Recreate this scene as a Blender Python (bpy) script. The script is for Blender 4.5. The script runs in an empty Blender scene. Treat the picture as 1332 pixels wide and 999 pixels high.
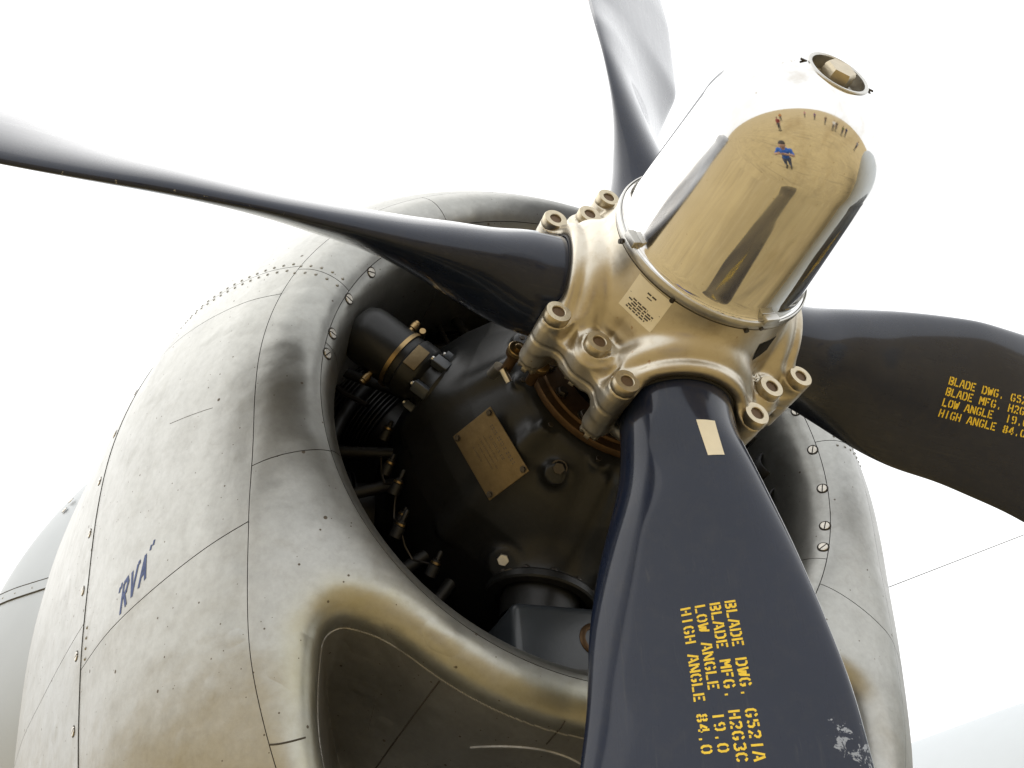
import bpy, math, random
import numpy as np
from mathutils import Vector, Matrix
random.seed(3)
R_ = math.radians
sc = bpy.context.scene
HUB = 2.55                      # height of the propeller axis above the ground
FWD = Vector((0, -1, 0))        # the nose of the aircraft points to -Y

# ------------------------------------------------------------------ camera, world, sun, exposure
cam = bpy.data.cameras.new('camera')
cam.sensor_width = 36.0
cam.lens = 27.82
cam.clip_start = 0.02
cam.clip_end = 3000
camo = bpy.data.objects.new('camera', cam)
sc.collection.objects.link(camo)
camo.location = (-0.5373, -0.7418, HUB - 0.8869)
camo.rotation_euler = (R_(90 + 39.036), 0, R_(-19.62))
sc.camera = camo

SUN_EL, SUN_AZ = R_(52), R_(-62)      # azimuth from +Y towards +X
world = bpy.data.worlds.new('World')
sc.world = world
world.use_nodes = True
nt = world.node_tree
nt.nodes.clear()
sky = nt.nodes.new('ShaderNodeTexSky')
sky.sky_type = 'NISHITA'
sky.sun_disc = False
sky.sun_elevation = SUN_EL
sky.sun_rotation = SUN_AZ
sky.air_density = 1.0
sky.dust_density = 4.0
sky.ozone_density = 1.0
hs = nt.nodes.new('ShaderNodeHueSaturation')
hs.inputs['Saturation'].default_value = 0.12
bg = nt.nodes.new('ShaderNodeBackground')
bg.inputs['Strength'].default_value = 0.15
wo = nt.nodes.new('ShaderNodeOutputWorld')
nt.links.new(sky.outputs[0], hs.inputs['Color'])
ov = nt.nodes.new('ShaderNodeMix')          # thin even overcast in front of the clear sky
ov.data_type = 'RGBA'
ov.inputs[0].default_value = 0.93
ov.inputs[7].default_value = (5.6, 5.65, 5.7, 1)
nt.links.new(hs.outputs[0], ov.inputs[6])
nt.links.new(ov.outputs[2], bg.inputs['Color'])
nt.links.new(bg.outputs[0], wo.inputs['Surface'])

sun = bpy.data.lights.new('sun', 'SUN')
sun.energy = 0.5
sun.angle = R_(90)
sun.color = (1.0, 0.96, 0.9)
suno = bpy.data.objects.new('sun', sun)
sc.collection.objects.link(suno)
sd = Vector((math.sin(SUN_AZ) * math.cos(SUN_EL), math.cos(SUN_AZ) * math.cos(SUN_EL), math.sin(SUN_EL)))
suno.rotation_euler = (-sd).to_track_quat('-Z', 'Y').to_euler()
suno.location = sd * 20

sc.view_settings.view_transform = 'Standard'
sc.view_settings.look = 'None'
sc.view_settings.gamma = 1.0
sc.view_settings.use_curve_mapping = False
sc.view_settings.exposure = 0.92
sc.cycles.max_bounces = 8
sc.cycles.glossy_bounces = 6

# ------------------------------------------------------------------ helpers
COL = sc.collection

def tag(o, label=None, cat=None, group=None, kind=None):
    if label: o['label'] = label
    if cat: o['category'] = cat
    if group: o['group'] = group
    if kind: o['kind'] = kind
    return o

def empty(name, loc=(0, 0, 0)):
    o = bpy.data.objects.new(name, None)
    o.empty_display_size = 0.1
    COL.objects.link(o)
    o.location = loc
    return o

def mk(name, verts, faces, mat=None, parent=None, smooth=True, loc=None, rot=None):
    me = bpy.data.meshes.new(name)
    me.from_pydata([tuple(map(float, v)) for v in verts], [], [tuple(map(int, f)) for f in faces])
    if smooth and len(me.polygons):
        me.polygons.foreach_set('use_smooth', [True] * len(me.polygons))
    if mat:
        for m in (mat if isinstance(mat, (list, tuple)) else [mat]):
            me.materials.append(m)
    me.update()
    return inst(name, me, parent, loc, rot)

def inst(name, me, parent=None, loc=None, rot=None):
    o = bpy.data.objects.new(name, me)
    COL.objects.link(o)
    if parent: o.parent = parent
    if loc is not None: o.location = loc
    if rot is not None:
        o.rotation_mode = 'QUATERNION'
        o.rotation_quaternion = rot
    return o

def sharp(o, deg=35):
    """split shading at hard edges"""
    me = o.data
    try:
        me.set_sharp_from_angle(angle=R_(deg))
    except Exception:
        pass
    return o

class MB:
    """collects primitive shapes into one mesh"""
    def __init__(s): s.v, s.f, s.m = [], [], []
    def add(s, v, f, mi=0):
        n = len(s.v)
        s.v += [tuple(map(float, x)) for x in v]
        s.f += [tuple(int(i) + n for i in q) for q in f]
        s.m += [mi] * len(f)
        return s
    def lathe(s, prof, n=48, origin=(0, 0, 0), axis=FWD, mi=0, a0=0.0, a1=360.0, caps=False):
        """prof: list of (radius, distance along the axis)"""
        ax = Vector(axis).normalized()
        t = ax.orthogonal().normalized()
        b = ax.cross(t)
        full = abs(a1 - a0) >= 359.9
        cols = n if full else n + 1
        v = []
        for i in range(cols):
            a = R_(a0 + (a1 - a0) * i / n)
            e = t * math.cos(a) + b * math.sin(a)
            for (r, h) in prof:
                v.append(Vector(origin) + e * r + ax * h)
        m = len(prof)
        f = []
        for i in range(n):
            j = (i + 1) % cols
            for k in range(m - 1):
                f.append((i * m + k, j * m + k, j * m + k + 1, i * m + k + 1))
        if caps:
            for k in (0, m - 1):
                if prof[k][0] > 1e-6:
                    c = len(v); v.append(Vector(origin) + ax * prof[k][1])
                    for i in range(n):
                        j = (i + 1) % cols
                        f.append((c, j * m + k, i * m + k) if k == 0 else (c, i * m + k, j * m + k))
        return s.add(v, f, mi)
    def tube(s, pts, r, n=10, mi=0, cap=True):
        pts = [Vector(q) for q in pts]
        v, f = [], []
        up = None
        for i, q in enumerate(pts):
            d = (pts[min(i + 1, len(pts) - 1)] - pts[max(i - 1, 0)])
            if d.length < 1e-9: d = Vector((0, 0, 1))
            d.normalize()
            if up is None: up = d.orthogonal().normalized()
            up = (up - d * up.dot(d)).normalized()
            bb = d.cross(up)
            rr = r[i] if isinstance(r, (list, tuple)) else r
            for k in range(n):
                a = 2 * math.pi * k / n
                v.append(q + (up * math.cos(a) + bb * math.sin(a)) * rr)
        for i in range(len(pts) - 1):
            for k in range(n):
                l = (k + 1) % n
                f.append((i * n + k, i * n + l, (i + 1) * n + l, (i + 1) * n + k))
        if cap:
            f.append(tuple(range(n))[::-1])
            f.append(tuple((len(pts) - 1) * n + k for k in range(n)))
        return s.add(v, f, mi)
    def box(s, c, ux, uy, uz, bev=0.0, mi=0):
        """centre and three half-axis vectors; chamfered when bev > 0"""
        c = Vector(c); ux, uy, uz = Vector(ux), Vector(uy), Vector(uz)
        ln = [ux.length, uy.length, uz.length]
        if bev <= 0:
            v = [c + ux * i + uy * j + uz * k for i in (-1, 1) for j in (-1, 1) for k in (-1, 1)]
            f = [(0, 1, 3, 2), (4, 6, 7, 5), (0, 4, 5, 1), (2, 3, 7, 6), (0, 2, 6, 4), (1, 5, 7, 3)]
            return s.add(v, f, mi)
        import bmesh
        bm = bmesh.new()
        bmesh.ops.create_cube(bm, size=2.0)
        for w in bm.verts:
            w.co = Vector((w.co.x * ln[0], w.co.y * ln[1], w.co.z * ln[2]))
        bmesh.ops.bevel(bm, geom=bm.edges[:], offset=bev, segments=3, affect='EDGES', profile=0.5)
        ax = [ux.normalized(), uy.normalized(), uz.normalized()]
        v = [c + ax[0] * w.co.x + ax[1] * w.co.y + ax[2] * w.co.z for w in bm.verts]
        bm.verts.index_update()
        f = [tuple(w.index for w in q.verts) for q in bm.faces]
        bm.free()
        return s.add(v, f, mi)
    def hexa(s, c, axis, r, h, mi=0, n=6):
        ax = Vector(axis).normalized(); c = Vector(c)
        t = ax.orthogonal().normalized(); b = ax.cross(t)
        prof = [(r, 0), (r, h * .85), (r * .9, h)]
        v, f = [], []
        for (rr, hh) in prof:
            for k in range(n):
                a = 2 * math.pi * k / n
                v.append(c + (t * math.cos(a) + b * math.sin(a)) * rr + ax * hh)
        for i in range(2):
            for k in range(n):
                l = (k + 1) % n
                f.append((i * n + k, i * n + l, i * n + n + l, i * n + n + k))
        f.append(tuple(2 * n + k for k in range(n)))
        return s.add(v, f, mi)
    def build(s, name, mat, parent=None, smooth=True, deg=35, loc=None, rot=None):
        o = mk(name, s.v, s.f, mat, parent, smooth, loc, rot)
        if len(set(s.m)) > 1:
            o.data.polygons.foreach_set('material_index', s.m)
        if smooth: sharp(o, deg)
        return o

def surface_nets(f, lo, hi, h, newton=3):
    """polygonise the zero set of f (array of points -> distances)"""
    lo = np.array(lo, float); n = np.ceil((np.array(hi, float) - lo) / h).astype(int) + 1
    gx, gy, gz = [lo[i] + h * np.arange(n[i]) for i in range(3)]
    G = np.stack(np.meshgrid(gx, gy, gz, indexing='ij'), -1)
    V = f(G.reshape(-1, 3)).reshape(n)
    S = V < 0
    cs = np.zeros(n - 1, int)
    for i in (0, 1):
        for j in (0, 1):
            for k in (0, 1):
                cs += S[i:n[0] - 1 + i, j:n[1] - 1 + j, k:n[2] - 1 + k]
    act = (cs > 0) & (cs < 8)
    idx = -np.ones(act.shape, int)
    cells = np.argwhere(act)
    idx[act] = np.arange(len(cells))
    P = lo + (cells + 0.5) * h
    for it in range(newton):
        e = h * .2
        d0 = f(P)
        g = np.stack([(f(P + np.eye(3)[i] * e) - f(P - np.eye(3)[i] * e)) / (2 * e) for i in range(3)], 1)
        gl = (g * g).sum(1, keepdims=True) + 1e-9
        st = d0[:, None] * g / gl
        ln = np.linalg.norm(st, axis=1, keepdims=True)
        st *= np.minimum(1, h * .7 / np.maximum(ln, 1e-12))
        P = P - st
    F = []
    for ax in range(3):
        b, c = (ax + 1) % 3, (ax + 2) % 3
        sl0 = [slice(None)] * 3; sl1 = [slice(None)] * 3
        sl0[ax] = slice(0, n[ax] - 1); sl1[ax] = slice(1, n[ax])
        for d in (b, c):
            sl0[d] = slice(1, n[d] - 1); sl1[d] = slice(1, n[d] - 1)
        A, B = S[tuple(sl0)], S[tuple(sl1)]
        for sgn, msk in ((1, A & ~B), (-1, ~A & B)):
            q = np.argwhere(msk)
            if not len(q): continue
            q = q.copy(); q[:, b] += 1; q[:, c] += 1
            def at(db, dc):
                w = q.copy(); w[:, b] -= db; w[:, c] -= dc
                return idx[w[:, 0], w[:, 1], w[:, 2]]
            quad = np.stack([at(1, 1), at(0, 1), at(0, 0), at(1, 0)], 1)
            F.append(quad if sgn > 0 else quad[:, ::-1])
    F = np.concatenate(F)
    F = F[(F >= 0).all(1)]
    return P, F

def nets_obj(name, f, lo, hi, h, mat, parent, newton=3):
    P, F = surface_nets(f, lo, hi, h, newton)
    return mk(name, P, F, mat, parent)

def smin(a, b, k):
    h = np.clip(.5 + .5 * (b - a) / k, 0, 1)
    return b + (a - b) * h - k * h * (1 - h)
def smax(a, b, k): return -smin(-a, -b, k)
def sstep(a, b, x):
    t = np.clip((x - a) / (b - a), 0, 1)
    return t * t * (3 - 2 * t)

def catmull(K, t):
    """K (n,2) knots, t array in 0..n-1"""
    K = np.array(K, float); n = len(K)
    Kp = np.vstack([2 * K[0] - K[1], K, 2 * K[-1] - K[-2]])
    t = np.asarray(t, float)
    i = np.clip(np.floor(t).astype(int), 0, n - 2)
    u = (t - i)[..., None]
    p0, p1, p2, p3 = Kp[i], Kp[i + 1], Kp[i + 2], Kp[i + 3]
    return .5 * (2 * p1 + (p2 - p0) * u + (2 * p0 - 5 * p1 + 4 * p2 - p3) * u * u + (3 * p1 - p0 - 3 * p2 + p3) * u ** 3)

# ------------------------------------------------------------------ materials
class NT:
    def __init__(s, name):
        s.m = bpy.data.materials.new(name); s.m.use_nodes = True
        s.t = s.m.node_tree; s.b = s.t.nodes['Principled BSDF']
        s.co = s.t.nodes.new('ShaderNodeTexCoord')
    def n(s, typ, **kw):
        o = s.t.nodes.new(typ)
        for k, v in kw.items(): setattr(o, k, v)
        return o
    def l(s, a, b): s.t.links.new(a, b)
    def noise(s, scale, detail=4, rough=.6, dist=0.0, vec=None):
        o = s.n('ShaderNodeTexNoise')
        o.inputs['Scale'].default_value = scale; o.inputs['Detail'].default_value = detail
        o.inputs['Roughness'].default_value = rough; o.inputs['Distortion'].default_value = dist
        s.l(vec if vec else s.co.outputs['Object'], o.inputs['Vector'])
        return o.outputs['Fac']
    def ramp(s, fac, *stops):
        o = s.n('ShaderNodeValToRGB')
        e = o.color_ramp.elements
        while len(e) < len(stops): e.new(.5)
        for i, (p, c) in enumerate(stops):
            e[i].position = p
            e[i].color = (c, c, c, 1) if not isinstance(c, (tuple, list)) else (*c, 1)
        s.l(fac, o.inputs[0]); return o.outputs['Color']
    def mix(s, fac, a, b, typ='MIX'):
        o = s.n('ShaderNodeMix', data_type='RGBA', blend_type=typ)
        for sock, v in ((o.inputs[0], fac), (o.inputs[6], a), (o.inputs[7], b)):
            if isinstance(v, (int, float)): sock.default_value = v
            elif isinstance(v, (tuple, list)): sock.default_value = (*v, 1)
            else: s.l(v, sock)
        return o.outputs[2]
    def math(s, op, a, b=0.0, c=None):
        o = s.n('ShaderNodeMath', operation=op)
        for i, v in enumerate((a, b) if c is None else (a, b, c)):
            if isinstance(v, (int, float)): o.inputs[i].default_value = v
            else: s.l(v, o.inputs[i])
        return o.outputs[0]
    def bump(s, h, strength=.3, dist=.01, prev=None):
        o = s.n('ShaderNodeBump')
        o.inputs['Strength'].default_value = strength; o.inputs['Distance'].default_value = dist
        s.l(h, o.inputs['Height'])
        if prev: s.l(prev, o.inputs['Normal'])
        return o.outputs['Normal']
    def set(s, **kw):
        for k, v in kw.items():
            sock = s.b.inputs[k.replace('_', ' ')]
            if isinstance(v, (int, float)): sock.default_value = v
            elif isinstance(v, (tuple, list)): sock.default_value = (*v, 1)
            else: s.l(v, sock)
        return s.m

def simple(name, col, rough=.5, metal=0.0, var=.15, bump=.0, scale=30, spec=.5):
    t = NT(name)
    f = t.noise(scale, 5, .65)
    c = t.mix(f, tuple(x * (1 - var) for x in col), tuple(min(1, x * (1 + var)) for x in col))
    r = t.math('MULTIPLY_ADD', t.noise(scale * .6, 4, .6), .3 * rough, rough * .85)
    t.set(Base_Color=c, Roughness=r, Metallic=metal)
    t.b.inputs['Specular IOR Level'].default_value = spec
    if bump: t.set(Normal=t.bump(t.noise(scale * 3, 3), bump, .002))
    return t.m

def alu(name, a, b, rough=.36, spots=True, dents=.35, stain=True):
    """weathered bare aluminium sheet: cloudy oxide, specks of dirt, shallow dents"""
    t = NT(name)
    big = t.noise(2.6, 5, .58, .3)
    col = t.mix(t.ramp(big, (.34, 0), (.66, 1)), a, b)
    mid = t.noise(17, 6, .72, .5)
    col = t.mix(t.ramp(mid, (.50, 0), (.78, .20)), col, tuple(x * .55 for x in b))
    fine = t.noise(90, 4, .7)
    col = t.mix(t.ramp(fine, (.35, 0.0), (.75, .30)), col, tuple(x * .62 for x in b))
    # streaks drawn back by the slipstream
    mp = t.n('ShaderNodeMapping'); mp.inputs['Scale'].default_value = (26, 2.4, 26)
    t.l(t.co.outputs['Object'], mp.inputs[0])
    stv = t.noise(1.3, 6, .66, .8, mp.outputs[0])
    col = t.mix(t.ramp(stv, (.54, 0), (.80, .24)), col, (.20, .18, .135))
    if stain:
        at = t.n('ShaderNodeAttribute', attribute_name='stain')
        sf = t.math('MULTIPLY', at.outputs['Fac'], t.ramp(t.noise(9, 5, .6, .8), (.30, .25), (.62, 1)))
        col = t.mix(t.math('MULTIPLY', sf, .36), col, (.42, .37, .16))
    rg = t.math('MULTIPLY_ADD', t.ramp(big, (.3, 1), (.75, 0)), .12, rough)
    rg = t.math('MULTIPLY_ADD', mid, .14, rg)
    met = .93
    nrm = None
    if spots:
        for scl, cut, k in ((42, .62, .34), (75, .30, .15)):
            vo = t.n('ShaderNodeTexVoronoi'); vo.inputs['Scale'].default_value = scl
            t.l(t.co.outputs['Object'], vo.inputs['Vector'])
            rnd = t.n('ShaderNodeSeparateColor'); t.l(vo.outputs['Color'], rnd.inputs[0])
            size = t.math('MULTIPLY', t.math('SUBTRACT', rnd.outputs[0], cut), k)
            sp = t.math('LESS_THAN', vo.outputs['Distance'], size)
            col = t.mix(t.math('MULTIPLY', sp, .75), col, (.09, .06, .035))
            rg = t.math('MAXIMUM', rg, t.math('MULTIPLY', sp, .7))
    n1 = t.bump(t.noise(4.5, 3, .5), dents, .03)
    # oil-canning and small dings, in patches
    ding = t.math('MULTIPLY', t.ramp(t.noise(15, 1, .4), (.56, 0), (.80, 1)), t.ramp(t.noise(3.1, 2, .5), (.45, 0), (.62, 1)))
    n2 = t.bump(ding, dents * .9, .008, n1)
    n2 = t.bump(t.noise(30, 3, .55), dents * .4, .003, n2)
    n3 = t.bump(fine, .08, .002, n2)
    t.set(Base_Color=col, Roughness=rg, Metallic=met, Normal=n3)
    return t.m

M = {}
M['cowl'] = alu('weathered_aluminium', (.435, .435, .415), (.35, .348, .32), rough=.27, dents=.34)
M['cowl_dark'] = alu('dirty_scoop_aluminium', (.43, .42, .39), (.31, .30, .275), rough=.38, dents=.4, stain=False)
M['cowl_back'] = simple('zinc_primer_inside', (.05, .05, .045), .7)
M['flap'] = simple('pale_grey_paint', (.37, .40, .42), .42, .1, .06, .05, 6)
M['screw'] = simple('screw_steel', (.55, .52, .46), .35, .95, .25, .2, 200)
M['slot'] = simple('slot_shade', (.04, .035, .03), .8)  # dark colour standing in for the shade inside screw slots
M['rivet'] = simple('rivet_alloy', (.30, .29, .26), .4, .9, .2)
M['grime'] = simple('seam_grime', (.05, .042, .03), .85)

def hubmat():
    t = NT('cast_hub_aluminium')
    big = t.noise(7, 5, .6, .4)
    col = t.mix(t.ramp(big, (.3, 0), (.7, 1)), (.56, .52, .44), (.42, .375, .29))
    g = t.noise(34, 5, .7)
    col = t.mix(t.ramp(g, (.50, 0), (.78, .45)), col, (.30, .22, .12))
    rust = t.noise(60, 3, .5)
    col = t.mix(t.ramp(rust, (.70, 0), (.76, .7)), col, (.25, .11, .03))
    rg = t.math('MULTIPLY_ADD', g, .20, .27)
    n = t.bump(t.noise(16, 3, .5), .14, .01)
    n = t.bump(t.noise(160, 3, .6), .06, .001, n)
    return t.set(Base_Color=col, Roughness=rg, Metallic=1.0, Normal=n)
M['hub'] = hubmat()

def domemat():
    t = NT('polished_dome')
    g = t.noise(11, 6, .65, .5)
    col = t.mix(t.ramp(g, (.45, 0), (.75, .5)), (.70, .695, .68), (.56, .535, .48))
    mp = t.n('ShaderNodeMapping'); mp.inputs['Scale'].default_value = (90, 90, 500)
    mp.inputs['Rotation'].default_value = (.5, .8, .3)
    t.l(t.co.outputs['Object'], mp.inputs[0])
    scr = t.noise(1.0, 4, .8, 2.0, mp.outputs[0])
    sm = t.noise(5, 4, .6)
    rg = t.math('MULTIPLY_ADD', t.ramp(scr, (.55, 0), (.8, 1)), .10, t.math('MULTIPLY_ADD', t.ramp(sm, (.42, 0), (.70, 1)), .12, .05))
    mp2 = t.n('ShaderNodeMapping'); mp2.inputs['Scale'].default_value = (16, 3.5, 16)
    t.l(t.co.outputs['Object'], mp2.inputs[0])
    sme = t.noise(1.0, 5, .62, .5, mp2.outputs[0])
    col = t.mix(t.ramp(sme, (.53, 0), (.72, .55)), col, (.34, .26, .16))
    spk = t.ramp(t.noise(95, 3, .6), (.70, 0), (.75, 1))
    col = t.mix(t.math('MULTIPLY', spk, .55), col, (.30, .22, .12))
    n = t.bump(t.noise(9, 2, .5), .018, .02)
    return t.set(Base_Color=col, Roughness=rg, Metallic=1.0, Normal=n)
M['dome'] = domemat()

def blademat():
    t = NT('blade_paint')
    f = t.noise(6, 5, .6)
    col = t.mix(f, (.006, .010, .024), (.011, .016, .034))
    mp = t.n('ShaderNodeMapping'); mp.inputs['Scale'].default_value = (3.5, 60, 60)
    t.l(t.co.outputs['Object'], mp.inputs[0])
    scr = t.noise(1.5, 5, .7, .4, mp.outputs[0])
    col = t.mix(t.ramp(scr, (.60, 0), (.72, .35)), col, (.05, .052, .056))
    dust = t.ramp(t.noise(38, 6, .75), (.48, 0), (.85, .30))
    col = t.mix(dust, col, (.045, .043, .04))
    at = t.n('ShaderNodeAttribute', attribute_name='edge')
    n1 = t.noise(64, 5, .75, 1.2)
    chip = t.math('GREATER_THAN', t.math('MULTIPLY_ADD', at.outputs['Fac'], .30, n1), .85)
    col = t.mix(chip, col, (.21, .215, .22))
    rg = t.math('MULTIPLY_ADD', scr, .16, t.math('MULTIPLY_ADD', t.noise(14, 5, .65), .14, .14))
    n = t.bump(t.noise(5, 2, .5), .05, .02)
    n = t.bump(t.noise(220, 3, .6), .05, .0008, n)
    return t.set(Base_Color=col, Roughness=rg, Metallic=chip, Normal=n, Coat_Weight=1.0, Coat_IOR=1.34, Coat_Roughness=.09, Specular_IOR_Level=.1)
M['blade'] = blademat()
M['yellow'] = simple('stencil_yellow', (.80, .52, .025), .5, 0, .35, scale=160)
M['blue'] = simple('marker_blue', (.025, .06, .22), .55, 0, .5, scale=90)
M['paper'] = simple('aged_paper', (.72, .66, .50), .6, 0, .10, scale=60)
M['ink'] = simple('ink', (.06, .05, .04), .7)
M['black_label'] = simple('black_label', (.015, .014, .013), .8, spec=.1)
M['bolt'] = simple('cadmium_bolt', (.46, .40, .29), .36, .95, .25, .15, 90)
M['bolt_core'] = simple('bolt_core', (.12, .075, .04), .6, .5, .3, scale=150)
M['ring'] = simple('retaining_ring', (.50, .49, .46), .34, 1.0, .2, .1, 60)
M['rubber'] = simple('seal', (.012, .012, .013), .6)
M['case'] = simple('engine_enamel', (.0105, .0108, .0108), .36, 0, .3, .12, 45, .32)
M['sump'] = simple('grey_sump_paint', (.030, .035, .041), .30, 0, .2, .08, 40)
M['rust'] = simple('rusty_steel', (.085, .050, .024), .44, .75, .35, .25, 60)
M['dark_steel'] = simple('dark_steel', (.06, .053, .046), .40, .8, .3, .1, 80)
M['brass'] = simple('brass', (.30, .21, .10), .36, .95, .3, .15, 70)
M['plate'] = simple('name_plate', (.15, .112, .06), .5, .8, .3, .15, 80)
M['black'] = simple('black_light_block', (.010, .010, .010), .8)
M['cyl'] = simple('cylinder_black', (.010, .0095, .009), .5, .0)
M['steel'] = simple('bright_steel', (.62, .60, .56), .3, 1.0, .2, .1, 120)
M['white_paint'] = simple('white_aircraft_paint', (.43, .455, .465), .5, 0, .04, scale=4)
M['wire'] = simple('antenna_wire', (.20, .20, .20), .7, .0)

def groundmat():
    t = NT('dusty_apron')
    a = t.noise(.35, 6, .6)
    col = t.mix(a, (.36, .265, .115), (.50, .375, .175))
    col = t.mix(t.ramp(t.noise(1.3, 6, .7, .8), (.42, 0), (.72, .55)), col, (.25, .18, .085))
    col = t.mix(t.ramp(t.noise(7, 6, .7), (.5, 0), (.8, .5)), col, (.53, .43, .25))
    mp = t.n('ShaderNodeMapping'); mp.inputs['Scale'].default_value = (.25, 3.0, 1); mp.inputs['Rotation'].default_value = (0, 0, .6)
    t.l(t.co.outputs['Object'], mp.inputs[0])
    col = t.mix(t.ramp(t.noise(1.0, 5, .7, .6, mp.outputs[0]), (.55, 0), (.70, .6)), col, (.17, .12, .062))
    n = t.bump(t.noise(40, 4, .6), .3, .01)
    return t.set(Base_Color=col, Roughness=.9, Normal=n)
M['ground'] = groundmat()

# ------------------------------------------------------------------ ground
g = mk('ground', [(-900, -900, 0), (900, -900, 0), (900, 900, 0), (-900, 900, 0)], [(0, 1, 2, 3)], M['ground'], smooth=False)
tag(g, kind='structure')

# ------------------------------------------------------------------ cowling surface
# profile: (radius, distance ahead of the propeller centre), from deep inside over the lip to the rear edge
PROF = [(.486, -.66), (.474, -.54), (.466, -.45), (.465, -.39), (.478, -.338), (.50, -.309), (.53, -.295),
        (.565, -.297), (.60, -.316), (.66, -.366), (.73, -.455), (.79, -.56), (.836, -.69), (.877, -.83),
        (.922, -1.0), (.972, -1.2), (1.01, -1.4)]
U_IN, U_LIP, U_NOSE, U_REAR, U_END = 0, 5, 8, 12, 16
_bd = np.array([0, 15, 25, 35, 39, 45, 50, 57, 66, 72, 80, 180.])
_bv = np.array([.335, .318, .265, .197, .168, .131, .095, .055, .020, .006, 0, 0])
_dg = np.linspace(-180, 180, 1441)
_bs = np.interp(np.abs(_dg), _bd, _bv)
_k = np.exp(-.5 * (np.arange(-24, 25) / 10.) ** 2); _k /= _k.sum()
_bs = np.convolve(np.pad(_bs, 24, 'edge'), _k, 'valid')
def bulge(a):
    d = (np.degrees(a) + 90 + 180) % 360 - 180
    return np.interp(d, _dg, _bs)

S_IN, S_RIM, S_R, S_RHO = .515, .006, .085, .052
def scoop_d(Rr, a):
    """how far inside the chin intake outline a point of the nose face lies"""
    d1 = Rr - S_IN
    d3 = -.402 - Rr * np.sin(a)
    d1 = smin(d1, d3, .035)
    d2 = (.60 + bulge(a) - S_RIM - Rr) * .93
    d2 = smin(d2, .478 - np.abs(Rr * np.cos(a)), .05)
    rr = S_R
    q = np.hypot(np.maximum(rr - d1, 0), np.maximum(rr - d2, 0))
    return np.where((d1 < rr) & (d2 < rr), rr - q, np.minimum(d1, d2))
def scoop_drop(d):
    rho = S_RHO; lim = rho * .985
    e = np.clip(d, 0, lim)
    base = rho - np.sqrt(rho ** 2 - e ** 2)
    x = np.maximum(d - lim, 0) * 6.0
    return base + .50 * (1 - np.exp(-x / .50))

def cowl(u, a, off=0.0):
    """point of the cowl skin: u along the profile, a angle seen from the front (0 = +X, 90 = up)"""
    u = np.asarray(u, float); a = np.asarray(a, float)
    u, a = np.broadcast_arrays(u, a)
    P = catmull(PROF, u)
    Rr, w = P[..., 0], P[..., 1]
    gw = sstep(U_LIP - .2, U_NOSE, u)
    b = bulge(a)
    Rr = Rr + b * gw
    d = scoop_d(Rr, a)
    inr = (u > U_LIP - .5) & (u < U_NOSE)
    w = w - np.where(inr, scoop_drop(d), 0)
    X = np.stack([Rr * np.cos(a), -w, Rr * np.sin(a)], -1)
    if off:
        e = 1e-3
        du = cowl(u + e, a) - cowl(u - e, a); da = cowl(u, a + e) - cowl(u, a - e)
        n = np.cross(du, da); n /= np.linalg.norm(n, axis=-1, keepdims=True) + 1e-12
        X = X + n * off
    return X
def cowl_frame(u, a):
    e = 1e-3
    u = float(u); a = float(a)
    p = cowl(u, a); du = cowl(u + e, a) - cowl(u - e, a); da = cowl(u, a + e) - cowl(u, a - e)
    n = Vector(np.cross(du, da)).normalized()
    return Vector(p), Vector(du).normalized(), Vector(da).normalized(), n

cow = empty('engine_cowling', (0, 0, HUB))
tag(cow, 'round bare aluminium engine cowling with chin intake around the black engine', 'cowling')

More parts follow.
